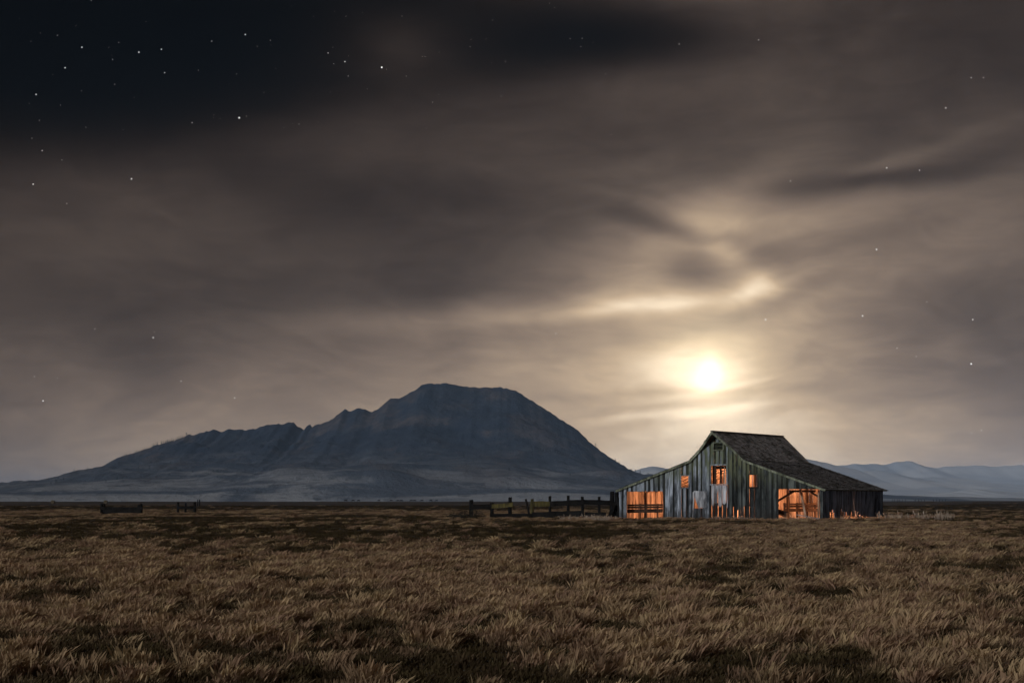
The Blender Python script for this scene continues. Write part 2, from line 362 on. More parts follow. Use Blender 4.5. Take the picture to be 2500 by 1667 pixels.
m_side = wood('side_boards', (.38, .48, .66), (.10, .13, .19), None, .45, 11, .3)
m_inner = wood('raw_inner_boards', (.56, .43, .33), (.24, .16, .11), None, .45, 8)
m_beam = wood('dark_beams', (.085, .05, .031), (.026, .017, .012), None, .3, 7)
m_white = wood('whitewashed_boards', (.66, .68, .71), (.22, .23, .25), None, .2, 6, .5)
m_trim = wood('mossy_trim', (.30, .32, .24), (.12, .135, .09), None, .25, 8)
# openings in the front wall: x0, x1, z0, z1
OPEN = [(.67, 4.12, -1, 2.24), (5.82, 6.49, 2.56, 3.47), (8.52, 9.87, 2.82, 4.28), (11.88, 12.58, 2.55, 3.50), (8.78, 9.58, 5.50, 6.03), (14.36, 17.81, -1, 2.39), (6.95, 7.75, .9, 1.95), (8.56, 10.01, -1, 2.74)]
SLITS = {10.55: (.15, .05, .98), 10.91: (.13, .05, .72), 11.56: (.16, .05, 1.05), 11.93: (.13, 1.36, 2.40), 12.30: (.11, 1.34, 2.40)}
rnd = random.Random(11)
def board_piece(xl, xr, zb, zl, zr, y0, th, mat, notch=None, jag=.04):
    lean = rnd.uniform(-.012, .012)
    o = [(xl + rnd.uniform(0, .01), zb + rnd.uniform(0, jag))]
    xm = (xl + xr) / 2
    o.append((xm, zb + rnd.uniform(0, jag)))
    if notch:
        w, n0, n1 = notch
        if n0 > zb + .1: o += [(xr, zb), (xr, n0 - .05), (xr - w, n0 + .04)]
        else: o += [(xr - w * rnd.uniform(.8, 1.1), zb)]
        o += [(xr - w * .9, n1), (xr - .01, n1 + .12), (xr, n1 + .13)]
    else: o.append((xr - rnd.uniform(0, .01), zb + rnd.uniform(0, jag)))
    o += [(xr + lean, zr), (xl + lean, zl)]
    y = y0 + rnd.uniform(-.008, .008)
    return MB().prism(o, y, y + th).build('board', mat, barn)
def clear_spans(xl, xr, zb, zt):
    """vertical spans of a board from zb to zt left after cutting the openings"""
    spans = [(zb, zt)]
    for (a, b_, z0, z1) in OPEN:
        if xr > a + .02 and xl < b_ - .02:
            n = []
            for s0, s1 in spans:
                if z0 >= s1 or z1 <= s0: n.append((s0, s1)); continue
                if z0 > s0 + .05: n.append((s0, z0))
                if z1 < s1 - .05: n.append((z1, s1))
            spans = n
    return spans
# board edges snap to the openings and slits
cuts = sorted({0.0, BW} | {e for o_ in OPEN[:7] for e in o_[:2]} | set(SLITS) | {8.56, 10.01})
cuts = [c_ for i, c_ in enumerate(cuts) if i == 0 or c_ - cuts[i - 1] > .06]
edges = [0.0]
for c_ in cuts[1:]:
    span = c_ - edges[-1]; n = max(1, round(span / .21)); e0 = edges[-1]
    ws = [rnd.uniform(.75, 1.25) for _ in range(n)]; tot = sum(ws); acc_ = e0
    for w_ in ws[:-1]:
        acc_ += span * w_ / tot; edges.append(acc_)
    edges.append(c_)
for k, (xl, xr) in enumerate(zip(edges, edges[1:])):
    outer = (k % 2 == 0) or rnd.random() < .12
    lit_wide = 4.1 < (xl + xr) / 2 < 6.9
    if lit_wide and rnd.random() < .45: outer = True
    gx = .02 if outer else 0
    xa, xb = xl - gx, xr + gx
    ztl, ztr = roof_z(max(0, xl)) - .13, roof_z(min(BW, xr)) - .13
    mid_peak = xl < XA < xr
    zt = min(ztl, ztr) if not mid_peak else max(ztl, ztr)
    zb = .02
    for s0, s1 in clear_spans(xl, xr, zb, zt):
        top = abs(s1 - zt) < 1e-6
        notch = None
        for sx_, nn in SLITS.items():
            if abs(sx_ - xr) < 1e-4 and s0 < nn[1] + .05 and s1 > nn[2] + .2: notch = nn
        if any(abs(sx_ - xr) < 1e-4 for sx_ in SLITS): xb = xr
        if any(abs(sx_ - xl) < 1e-4 for sx_ in SLITS): xa = xl
        # outer boards stop at an opening edge, they do not overlap into it
        for (a_, b_, z0, z1) in OPEN:
            if abs(xr - a_) < 1e-4 and s0 < z1 and s1 > z0: xb = xr
            if abs(xl - b_) < 1e-4 and s0 < z1 and s1 > z0: xa = xl
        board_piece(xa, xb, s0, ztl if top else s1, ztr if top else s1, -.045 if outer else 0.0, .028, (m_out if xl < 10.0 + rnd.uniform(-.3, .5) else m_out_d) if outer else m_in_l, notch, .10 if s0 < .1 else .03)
# side walls and back wall
def plain_wall(axis_, fixed, lo, hi, width, mat, zt, bottom=None, gaps=(.01, .018, .03, .045), th=.028):
    x = lo
    while x < hi - .05:
        w = min(rnd.uniform(.8, 1.2) * width, hi - x); g_ = rnd.choice(gaps)
        zb = bottom(x + w / 2) if bottom else rnd.uniform(.0, .06)
        z0, z1 = zt(x), zt(x + w - g_)
        o = [(x, zb), (x + w / 2, zb + rnd.uniform(-.03, .06)), (x + w - g_, zb + rnd.uniform(-.02, .05)), (x + w - g_, z1), (x, z0)]
        y = fixed + rnd.uniform(-.01, .01)
        mb = MB().prism(o, y, y + th)
        if axis_ == 'y': mb.v = [(q, p, z) for p, q, z in mb.v]
        mb.build('board', mat, barn); x += w
def side_bottom(y):
    if 1.2 < y < 6.9: return .56 + .3 * noise.noise((y * 2.3, 4.4, 0)) + rnd.uniform(-.2, .3) if rnd.random() < .4 else rnd.uniform(.05, .3)
    return rnd.uniform(.02, .1)
plain_wall('y', BW - .03, .03, BL, .2, m_side, lambda y: HE - .12, side_bottom, (.003, .005, .008))
plain_wall('y', .0, .03, BL, .27, m_inner, lambda y: HE - .12)
plain_wall('x', BL, .03, BW - .03, .31, m_inner, lambda x: roof_z(min(max(x, 0), BW)) - .13)
# frame inside: sill, posts, plates, rafters
def part(name, mat, *beams):
    mb = MB()
    for bm_ in beams: mb.beam(*bm_)
    return mb.build(name, mat, barn)
for x in (XB0, XB1):
    for y in (.22, 3.9, 7.6, 11.2):
        part('post', m_beam, ((x, y, -.1), (x, y, HB - .25), .17, .17))
    part('top_plate', m_beam, ((x, .06, HB - .24), (x, BL - .05, HB - .24), .16, .2))
for x in (.16, BW - .18):
    for y in (.18, 3.9, 7.6, 11.2):
        part('post', m_beam, ((x, y, -.1), (x, y, HE - .2), .14, .14))
for y in (3.9, 7.6):
    part('tie_beam', m_beam, ((XB0, y, 4.2), (XB1, y, 4.2), .15, .2))
for z in (1.15, 2.52):
    for x0, x1 in ((4.15, 6.6), (10.05, 14.33)):
        part('girt', m_beam, ((x0, .10, z), (x1, .10, z), .08, .12))
part('header', m_beam, ((.55, .12, 2.34), (4.2, .12, 2.34), .1, .16)); part('header', m_beam, ((14.2, .12, 2.49), (17.95, .12, 2.46), .1, .16))
for k in range(9):
    y = .5 + k * 1.3
    for x0, z0, x1, z1 in ((.1, HE - .2, XB0, HB - .18), (XB0, HB - .22, XA, HR - .22), (XB1, HB - .22, XA, HR - .22), (BW - .1, HE - .2, XB1, HB - .18)):
        part('rafter', m_inner, ((x0, y, z0), (x1, y, z1), .06, .12, (0, 1, 0)))
# roof slopes: deck slab with real thickness, then shingle courses
m_deck = wood('roof_deck', (.50, .36, .25), (.24, .16, .11), None, .2, 5)
m_shing, t, b = material('weathered_shingles')
vc = N(t, 'ShaderNodeVertexColor', layer_name='tint'); gg = N(t, 'ShaderNodeNewGeometry')
nn = noise_tex(t, gg.outputs['Position'], .9, 4, .6); n3 = noise_tex(t, gg.outputs['Position'], 14, 3, .6)
c = mix_col(t, vc.outputs[0], (.095, .090, .088), (.52, .51, .50))
c = mix_col(t, math_node(t, 'MULTIPLY', ramp_val(t, nn, .45, .65), .7), c, (.06, .068, .05))
L(t, c, b.inputs['Base Color']); bump(t, b, n3, .4, .01)
def hood(x):
    """front overhang of the roof edge: a hay hood at the peak"""
    d = abs(x - XA); return -.16 - .72 * max(0, 1 - d / 1.5)
def slope(x0, z0, x1, z1, worn=.35):
    """x0,z0 lower edge, x1,z1 upper edge"""
    n = 8; d = Vector((x1 - x0, 0, z1 - z0)); ln = d.length; d.normalize(); nor = Vector((-d.z, 0, d.x))
    if nor.z < 0: nor = -nor
    v, f = [], []
    for i in range(n + 1):
        s = i / n; x = x0 + (x1 - x0) * s; z = z0 + (z1 - z0) * s
        for y in (hood(x), BL + .2):
            sag = 0
            v.append((x, y, z)); v.append((x - nor.x * .09, y, z - nor.z * .09))
    for i in range(n):
        a = i * 4
        f += [(a, a + 4, a + 6, a + 2), (a + 1, a + 3, a + 7, a + 5), (a, a + 1, a + 5, a + 4), (a + 2, a + 6, a + 7, a + 3)]
    f += [(0, 2, 3, 1), (n * 4, n * 4 + 1, n * 4 + 3, n * 4 + 2)]
    mb = MB(); mb.v = v; mb.f = f
    roof = mb.build('roof', m_deck, barn)
    # shingles
    sv, sf, tint = [], [], []
    exp_ = .17; rows = int(ln / exp_) + 1
    for r in range(rows):
        s0 = r * exp_; y = hood(x0 + d.x * s0) - .02 - rnd.uniform(0, .1)
        while y < BL + .2:
            w = rnd.uniform(.10, .22); y1 = min(y + w, BL + .24)
            if rnd.random() > .035:
                lift = .012 + rnd.uniform(0, .016) + (rnd.uniform(.02, .07) if rnd.random() < .08 else 0)
                sa = s0 - rnd.uniform(.0, .05) - (.06 if r == 0 else 0); sb = min(s0 + exp_ * 1.25, ln)
                if sb - sa > .03:
                    pa = Vector((x0, 0, z0)) + d * sa + nor * (lift + .014); pb = Vector((x0, 0, z0)) + d * sb + nor * .006
                    pl = Vector((x0, 0, z0)) + d * sa + nor * .003
                    k0 = len(sv)
                    g_ = .006
                    sv += [(pa.x, y + g_, pa.z), (pa.x, y1 - g_, pa.z), (pb.x, y1 - g_, pb.z), (pb.x, y + g_, pb.z), (pl.x, y + g_, pl.z), (pl.x, y1 - g_, pl.z)]
                    sf += [(k0, k0 + 1, k0 + 2, k0 + 3), (k0 + 4, k0 + 5, k0 + 1, k0)]
                    tt = min(1, max(0, rnd.gauss(worn, .26))); tint += [tt] * 6
            y = y1
    so = obj('shingles', sv, sf, m_shing, roof); so['kind'] = 'stuff'
    ca = so.data.color_attributes.new('tint', 'FLOAT_COLOR', 'POINT')
    ca.data.foreach_set('color', [q for tt in tint for q in (tt, tt, tt, 1)])
    # barge board along the front rake
    pts = [(x0 + (x1 - x0) * i / 6, z0 + (z1 - z0) * i / 6) for i in range(7)]
    mb = MB(); vb = []
    for x, z in pts:
        y = hood(x) - .035
        vb += [(x + nor.x * .01, y, z + nor.z * .01), (x + nor.x * .01, y + .03, z + nor.z * .01), (x - nor.x * .16, y + .03, z - nor.z * .16), (x - nor.x * .16, y, z - nor.z * .16)]
    fb = []
    for i in range(6):
        a = i * 4
        for k in range(4): fb.append((a + k, a + (k + 1) % 4, a + 4 + (k + 1) % 4, a + 4 + k))
    fb += [(3, 2, 1, 0), (24, 25, 26, 27)]
    mb.v, mb.f = vb, fb; mb.build('barge_board', m_trim, barn)
slope(-.28, HE - .095, XB0, HB); slope(XB0, HB, XA, HR); slope(XB1, HB, XA, HR, .68); slope(BW + .28, HE - .095, XB1, HB, .24)
part('ridge_cap', m_shing, ((XA, -.9, HR + .02), (XA, BL + .22, HR + .03), .24, .06))
part('eave_board', m_trim, ((BW + .26, -.14, HE - .12), (BW + .26, BL + .2, HE - .12), .03, .11))
# window frames
def frame(name, x0, x1, z0, z1, mat, w=.09, sill=True):
    for p, q in (((x0 - w / 2, z0 - w), (x0 - w / 2, z1 + w)), ((x1 + w / 2, z0 - w), (x1 + w / 2, z1 + w))):
        MB().beam((p[0], -.07, p[1]), (q[0], -.07, q[1]), w, .03).build(name, mat, barn)
    MB().beam((x0, -.075, z1 + w / 2), (x1, -.075, z1 + w / 2), .03, w).build(name, mat, barn)
    if sill: MB().beam((x0 - .08, -.085, z0 - w / 2), (x1 + .08, -.085, z0 - w / 2), .07, w).build('window_sill', mat, barn)
frame('window_frame', 5.82, 6.49, 2.56, 3.47, m_out); frame('window_frame', 8.52, 9.87, 2.82, 4.28, m_out); frame('window_frame', 11.88, 12.58, 2.55, 3.50, m_in_l)
frame('window_frame', 8.78, 9.58, 5.50, 6.03, m_trim, .07)
part('hay_door_bar', m_beam, ((8.87, .02, 2.85), (8.87, .02, 4.26), .15, .05)); part('hay_door_bar', m_beam, ((9.36, .02, 2.85), (9.36, .02, 4.26), .16, .05))
MB().prism([(9.42, 2.84), (9.60, 2.84), (9.53, 4.2), (9.47, 4.2)], .30, .34).build('loose_board', m_inner, barn)
MB().prism([(8.70, 5.42), (9.66, 5.42), (9.66, 6.10), (8.70, 6.10)], .09, .12).build('louvre_light_block', m_in_l, barn)  # added board that keeps lantern light out of the louvre
for z in (5.55, 5.68, 5.81, 5.94):
    part('louvre_slat', m_in_l, ((8.79, .04, z), (9.57, .04, z), .12, .02, (0, -.5, .8)))
# battered white hatch with a torn corner
MB().prism([(7.42, .92), (8.12, .98), (8.18, 2.24), (7.0, 2.30), (6.93, 2.05)], -.10, -.07).build('hatch_panel', m_white, barn)
MB().prism([(6.90, .55), (6.96, .55), (6.98, 2.2), (6.91, 2.2)], -.115, -.085).build('hatch_batten', m_white, barn)
# the worn white door below the hay window, boards hanging loose with light between them
xd = [8.56, 8.82, 9.14, 9.51, 9.91, 10.01]
for k in range(5):
    z0 = (1.05, 1.25, 1.0, 1.2, .9)[k]; gp = (.025, .07, .025, .06, .0)[k]
    o = [(xd[k] + .01, z0 + .12), ((xd[k] + xd[k + 1]) / 2, z0), (xd[k + 1] - gp, z0 + .15), (xd[k + 1] - gp, 2.1), (xd[k + 1] - .012, 2.3), (xd[k + 1] - .012, 2.70), (xd[k] + .01, 2.72)]
    MB().prism(o, -.06 + .01 * (k % 2), -.03 + .01 * (k % 2)).build('door_board', m_white if k < 4 else m_out, barn)
    gl = (.06, .06, .06, .07, .0)[k]
    o = [(xd[k] + gl * .6, .03), (xd[k + 1] - gl, .03), (xd[k + 1] - gl, 1.05), (xd[k + 1] - .01, 1.3), (xd[k] + .01, 1.3), (xd[k] + gl * .6, 1.0)]
    MB().prism(o, -.012, .012).build('door_board', m_in_l, barn)
part('door_rail', m_beam, ((8.58, .04, 1.24), (9.99, .04, 1.27), .04, .14)); part('door_rail', m_beam, ((8.58, .03, 2.5), (9.99, .03, 2.48), .04, .14))
# stall rails and braces seen through the two openings
def seen(name, mat, p, q, b, w, h, b2=None):
    (xa, za), (xb_, zb_) = loc(*p, b), loc(*q, b if b2 is None else b2)
    return MB().beam((xa, b, za), (xb_, b if b2 is None else b2, zb_), w, h).build(name, mat, barn)
for y0, hh in ((1232, .16), (1237.5, .16), (1244.5, .2), (1249, .1)):
    seen('stall_rail', m_beam, (1532, y0 + 1), (1618, y0), 1.0, .05, hh)
for x in (1563, 1578, 1606):
    seen('stall_post', m_beam, (x, 1266), (x, 1229), 1.08, .09, .09)
for y0, hh in ((1229.5, .13), (1235, .19), (1244.5, .25)):
    seen('stall_rail', m_beam, (1915, y0 + .5), (1998, y0), 8.4, .05, hh)
for x in (1915, 1946, 1990):
    seen('stall_post', m_beam, (x, 1266), (x, 1227), 8.5, .14, .14)
seen('brace', m_beam, (1899, 1222.5), (1938, 1199), 2.6, .13, .15); seen('brace', m_beam, (1980, 1201), (2003, 1215), 1.2, .12, .13)
seen('cross_beam', m_beam, (1928, 1198.5), (1990, 1198.5), 2.7, .15, .17)
seen('leaning_post', m_inner, (1954, 1194), (1968, 1262), 1.6, .16, .14)
seen('post', m_inner, (1999, 1196), (1998, 1268), .9, .10, .10)

# ------------------------------------------------------------------ lanterns that light the barn
m_iron, t, b = material('lantern_iron'); b.inputs['Base Color'].default_value = (.03, .03, .03, 1); b.inputs['Metallic'].default_value = .8; b.inputs['Roughness'].default_value = .5
m_glow = bpy.data.materials.new('lantern_flame'); m_glow.use_nodes = True; t = m_glow.node_tree; t.nodes.clear()
em = N(t, 'ShaderNodeEmission'); em.inputs['Color'].default_value = (1, .5, .18, 1); em.inputs['Strength'].default_value = 12
L(t, em.outputs[0], N(t, 'ShaderNodeOutputMaterial').inputs['Surface'])
def to_world(x, y, z):
    w = ORG + UX * x + VY * y; return (w.x, w.y, z)
def ring(r, z, n=12): return [(r * math.cos(2 * math.pi * k / n), r * math.sin(2 * math.pi * k / n), z) for k in range(n)]
def lathe(prof, n=12):
    v, f = [], []
    for r, z in prof: v += ring(r, z, n)
    for i in range(len(prof) - 1):
        for k in range(n):
            k2 = (k + 1) % n; f.append((i * n + k, i * n + k2, (i + 1) * n + k2, (i + 1) * n + k))
    f.append(tuple(range(n - 1, -1, -1))); f.append(tuple(range((len(prof) - 1) * n, len(prof) * n)))
    return v, f
def lantern(x, y, z, power, label, r=.12):
    root = empty('lantern', to_world(x, y, z))
    tag(root, label, 'lantern', 'lanterns inside the barn')
    obj('base', *lathe([(.09, 0), (.1, .02), (.1, .07), (.06, .09)]), m_iron, root)
    obj('flame', *lathe([(.008, .1), (.018, .13), (.012, .17), (.002, .2)], 8), m_glow, root)
    obj('cap', *lathe([(.075, .27), (.08, .285), (.04, .32), (.02, .34)]), m_iron, root)
    for k in range(4):
        a = math.pi / 4 + k * math.pi / 2; c_, s_ = .072 * math.cos(a), .072 * math.sin(a)
        MB().beam((c_, s_, .08), (c_, s_, .28), .008, .008).build('guard_wire', m_iron, root)
    ld = bpy.data.lights.new('lantern_light', 'POINT'); lo = bpy.data.objects.new('lantern_light', ld); COL.objects.link(lo); lo.parent = root
    MB().beam((0, 0, .335), (0, 0, roof_z(x) - .15 - z), .014, .014).build('hanging_rod', m_iron, root); lo.location = (0, 0, .17); ld.energy = power; ld.color = (1, .45, .225); ld.shadow_soft_size = r
lantern(4.5, 4.1, .85, 950, 'small iron lantern hung behind the boards right of the left opening')
lantern(6.3, 8.6, 1.35, 1900, 'small iron lantern hung at the back of the barn behind the white hatch')
lantern(15.9, 5.2, .50, 2400, 'small iron lantern hung low behind the right corner of the barn')

# ------------------------------------------------------------------ loose things at the barn
def world_at(px, y):
    return ((px - CX) / F_PX * y, y)
def pz(py, y): return CAM_Z + (HY - py) * y / F_PX
pb = to_world(0, 0, 0)
(xa, za), (xb_, zb_) = loc(1946, 1256, .5), loc(2003, 1266, -.5)
o = MB().beam(to_world(xa, .5, max(za, .2)), to_world(xb_, -.5, .14), .24, .05).build('plank', m_white)
tag(o, 'pale fallen plank lying across the foot of the right barn opening', 'plank')
xc, zc = loc(1909, 1262, 1.0)
cr = empty('trough', to_world(xc, 1.0, .12), -TH); tag(cr, 'broken brown wooden trough tipped just inside the right barn opening', 'trough')
for nm_, bm_ in (('side', ((-.42, -.2, .60), (.44, -.2, .34), .04, .26)), ('side', ((-.42, .2, .60), (.44, .2, .34), .04, .26)), ('end', ((-.40, -.2, .32), (-.40, .2, .32), .04, .5)), ('end', ((.42, -.2, .2), (.42, .2, .2), .04, .5)), ('bottom', ((-.4, 0, .38), (.42, 0, .12), .36, .04))):
    MB().beam(*bm_).build(nm_, m_beam, cr)
x1_, _ = loc(1691, 1262, -.35)
o = obj('pole', *log_mesh(to_world(x1_, -.35, 0), to_world(x1_ + .05, -.16, 2.15), .035, .025, 8, 5, .15, 3), m_white)
tag(o, 'thin pale pole leaning on the barn front left of the white hatch', 'pole')

# ------------------------------------------------------------------ fences and field timber
m_fence = wood('fence_timber', (.016, .014, .012), (.006, .006, .006), (.016, .016, .008), .3, 7)
m_lichen = wood('lichen_timber', (.15, .13, .045), (.05, .043, .02), None, .2, 6)
FY = 133.0
sd_ = [100]
def post(root, px, top, w, y=FY, mat=None, px_foot=None, parent_off=None):
    X, Y = world_at(px, y); Xf, _ = world_at(px if px_foot is None else px_foot, y); r = w * 1.18 * y / F_PX / 2
    sd_[0] += 1
    v, f = log_mesh((Xf, Y, -.2), (X, Y, pz(top, y)), r * 1.08, r * .92, 9, 5, .1, sd_[0])
    if root is None: return obj('fence_post', v, f, mat or m_fence)
    lx, ly, lz = root.location; v = [(a - lx, b_ - ly, c_ - lz) for a, b_, c_ in v]
    return obj('post', v, f, mat or m_fence, root)
def rail(root, p, q, h, y=FY - .14, mat=None, t_=.06):
    (xa, ya), (xb_, yb_) = world_at(p[0], y), world_at(q[0], y); lx, ly, lz = root.location
    n = 5; mb = MB(); last = None
    rr = random.Random(int(p[0] * 7 + q[0])); v, f = [], []
    for i in range(n + 1):
        s = i / n; X = xa + (xb_ - xa) * s - lx; Z = pz(p[1] + (q[1] - p[1]) * s, y) + rr.uniform(-.012, .012) - lz; hh = h * 1.2 * y / F_PX / 2 * rr.uniform(.85, 1.12)
        v += [(X, y - ly - t_ / 2, Z - hh), (X, y - ly + t_ / 2, Z - hh), (X, y - ly + t_ / 2, Z + hh), (X, y - ly - t_ / 2, Z + hh)]
    for i in range(n):
        a = i * 4
        for k in range(4): f.append((a + k, a + 4 + k, a + 4 + (k + 1) % 4, a + (k + 1) % 4))
    f += [(0, 1, 2, 3), (n * 4 + 3, n * 4 + 2, n * 4 + 1, n * 4)]
    mb.v, mb.f = v, f; return mb.build('rail', mat or m_fence, root)
fa = empty('fence', (*world_at(1200, FY), 0)); tag(fa, 'short broken rail fence with three posts, left of the gap', 'fence', 'corral fences by the barn')
post(fa, 1150, 1220.5, 9); post(fa, 1201, 1228, 8); post(fa, 1245, 1214, 8)
rail(fa, (1148, 1236.5), (1202, 1236.5), 10); rail(fa, (1200, 1236), (1252, 1231.5), 8.5, FY - .2, m_lichen); rail(fa, (1196, 1258), (1300, 1258), 8)
fb_ = empty('fence', (*world_at(1390, FY), 0)); tag(fb_, 'long dark rail fence with five posts running up to the barn corner', 'fence', 'corral fences by the barn')
post(fb_, 1299, 1217.5, 7.5, mat=m_lichen); post(fb_, 1343, 1211, 6); post(fb_, 1387, 1210, 6); post(fb_, 1422, 1212.5, 6.5); post(fb_, 1463, 1213, 6)
rail(fb_, (1300, 1229.5), (1346, 1229.5), 11, mat=m_lichen); rail(fb_, (1342, 1230), (1426, 1226), 11, FY - .2); rail(fb_, (1420, 1224.5), (1494, 1227.5), 10, FY - .14)
rail(fb_, (1298, 1257), (1426, 1253), 12); rail(fb_, (1428, 1255), (1480, 1256), 9)
lp = post(None, 1283.5, 1218, 4.5, px_foot=1296); tag(lp, 'thin fence post leaning left in the fence gap', 'fence post')
gp = empty('gate_post', (*world_at(1500, FY), 0)); tag(gp, 'massive dark double gate post with slanting braces beside the barn corner', 'gate post')
post(gp, 1494.5, 1200.5, 10); post(gp, 1505, 1202, 9)
lx, ly, _ = gp.location
def local_beam(root, p, q, y, w, name='brace', mat=None):
    lx, ly, lz = root.location
    (xa, ya), (xb_, yb_) = world_at(p[0], y), world_at(q[0], y); ww = w * y / F_PX
    return MB().beam((xa - lx, y - ly, pz(p[1], y)), (xb_ - lx, y - ly, pz(q[1], y)), ww, ww, (0, 1, 0)).build(name, mat or m_fence, root)
local_beam(gp, (1486, 1266), (1500, 1228), FY - .3, 9); local_beam(gp, (1513, 1266), (1508, 1215), FY - .28, 7); local_beam(gp, (1491, 1228), (1512, 1230), FY - .33, 7, 'cross_piece')
# timber frames far left
Y2 = 168.0
ba = empty('rail_frame', (*world_at(296, Y2), 0)); tag(ba, 'low dark timber frame with thick end posts, left in the field', 'timber frame')
for px, top, w in ((248, 1229, 6), (254.5, 1229.5, 5), (338, 1232, 6), (345, 1230, 6)): post(ba, px, top, w, Y2)
rail(ba, (244, 1240.5), (349, 1241), 6, Y2 - .2); rail(ba, (252, 1251), (345, 1251), 11, Y2 - .2); rail(ba, (252, 1245), (345, 1245.4), 2.2, Y2 + .05)
Y3 = 190.0
bb_ = empty('rail_frame', (*world_at(455, Y3), 0)); tag(bb_, 'small dark H-shaped timber frame of three posts and one rail', 'timber frame')
for px, top, w in ((434.5, 1225.5, 5.5), (453, 1228, 4.5), (475.5, 1226, 6)): post(bb_, px, top, w, Y3)
rail(bb_, (432, 1239), (478, 1238.5), 5, Y3 - .18)
for px, top in ((482.3, 1219.5), (487, 1219)):
    o = post(None, px, top, 1.8 if px < 484 else 2.8, 420)
    tag(o, 'thin short post right of the H-shaped frame' if px < 484 else 'thicker short post right of the H-shaped frame', 'fence post', 'posts on the horizon')
# far fence posts right of the barn
ORD = ('first', 'second', 'third', 'fourth', 'fifth', 'sixth', 'seventh', 'eighth', 'ninth', 'tenth', 'eleventh', 'twelfth', 'thirteenth', 'fourteenth', 'fifteenth')
for i, px in enumerate((2178.6, 2183.8, 2190.8, 2196, 2203.4, 2210.3, 2234.4, 2242.8, 2249, 2257, 2278.8, 2286.7, 2293.6, 2300.6, 2308.5)):
    yy = 900; X, Y = world_at(px, yy); zg = ground_z(X, Y)
    o = obj('fence_post', *log_mesh((X, Y, zg - .3), (X, Y, zg + 1.45 + .2 * noise.noise((px, 1, 1))), .13, .11, 7, 3, .1, i + 300), m_fence)
    tag(o, ORD[i] + ' tiny dark fence post on the horizon, counted rightwards from the barn', 'fence post', 'fence posts on the far horizon right of the barn')
# round hay bales on the left horizon
m_bale, t, b = material('old_hay'); g = N(t, 'ShaderNodeTexCoord'); nn = noise_tex(t, g.outputs['Object'], 6, 4, .7); L(t, mix_col(t, nn, (.05, .04, .025), (.13, .1, .06)), b.inputs['Base Color'])
for px, lab in ((129, 'dark round hay bale at the far left edge of the horizon'), (258, 'dark round hay bale on the horizon above the low timber frame')):
    X, Y = world_at(px, 640); zg = ground_z(X, Y); n = 24; v, f = [], []
    for j, (yy, rr) in enumerate(((-.62, .55), (-.6, .72), (-.2, .75), (.2, .75), (.6, .72), (.62, .55))):
        for k in range(n):
            a = 2 * math.pi * k / n; r_ = rr * (1 + .03 * noise.noise((k, j, px))); v.append((r_ * math.cos(a), yy, .72 + r_ * math.sin(a)))
    for j in range(5):
        for k in range(n): f.append((j * n + k, (j + 1) * n + k, (j + 1) * n + (k + 1) % n, j * n + (k + 1) % n))
    f += [tuple(range(n)), tuple(range(6 * n - 1, 5 * n - 1, -1))]
    o = obj('hay_bale', v, f, m_bale); o.location = (X, Y, zg + .2); tag(o, lab, 'hay bale', 'hay bales on the horizon')
# grazing cattle, tiny on the horizon
m_cow, t, b = material('dark_hide'); b.inputs['Base Color'].default_value = (.02, .017, .015, 1)
def cow_mesh():
    bm = bmesh.new(); me = bpy.data.meshes.new('cow')
    sv = [((-1.0, 0, 1.1), .30), ((-.55, 0, 1.08), .40), ((.1, 0, 1.03), .42), ((.65, 0, 1.08), .38), ((1.0, 0, 1.0), .22), ((1.3, 0, .6), .17), ((1.5, 0, .28), .10)]
    for (p, r) in sv: pass
    rings = []
    for (p, r) in sv:
        rings.append([bm.verts.new((p[0], r * .75 * math.cos(a * math.pi / 5), p[2] + r * math.sin(a * math.pi / 5))) for a in range(10)])
    for A_, B_ in zip(rings, rings[1:]):
        for k in range(10): bm.faces.new((A_[k], A_[(k + 1) % 10], B_[(k + 1) % 10], B_[k]))
    bm.faces.new(rings[0][::-1]); bm.faces.new(rings[-1])
    for lx_, ly_ in ((-.85, .2), (-.75, -.2), (.6, .2), (.7, -.2)):
        q = []
        for z, r in ((.95, .15), (.5, .09), (.25, .06), (-.05, .07)):
            q.append([bm.verts.new((lx_ + r * math.cos(a * math.pi / 3), ly_ + r * math.sin(a * math.pi / 3), z)) for a in range(6)])
        for A_, B_ in zip(q, q[1:]):
            for k in range(6): bm.faces.new((A_[k], B_[k], B_[(k + 1) % 6], A_[(k + 1) % 6]))
        bm.faces.new(q[-1])
    q = [[bm.verts.new((x + .03 * math.cos(a * math.pi / 2), .03 * math.sin(a * math.pi / 2), z)) for a in range(4)] for x, z in ((-1.24, 1.2), (-1.3, .8), (-1.27, .4))]
    for A_, B_ in zip(q, q[1:]):
        for k in range(4): bm.faces.new((A_[k], A_[(k + 1) % 4], B_[(k + 1) % 4], B_[k]))
    bmesh.ops.recalc_face_normals(bm, faces=bm.faces); bm.to_mesh(me); bm.free(); me.materials.append(m_cow); return me
cme = cow_mesh()
for i, px in enumerate((844, 862, 875.5, 925, 955, 971.5, 980, 1004, 1012, 1030, 1052, 1066)):
    X, Y = world_at(px, 1180 + 25 * (i % 3)); o = bpy.data.objects.new('cow', cme); COL.objects.link(o)
    o.location = (X, Y, ground_z(X, Y)); o.rotation_euler = (0, 0, (0, math.pi, .4, 2.8)[i % 4])
    tag(o, ORD[i] + ' tiny dark cow from the left on the horizon below the mountain', 'cow', 'cattle grazing on the horizon')

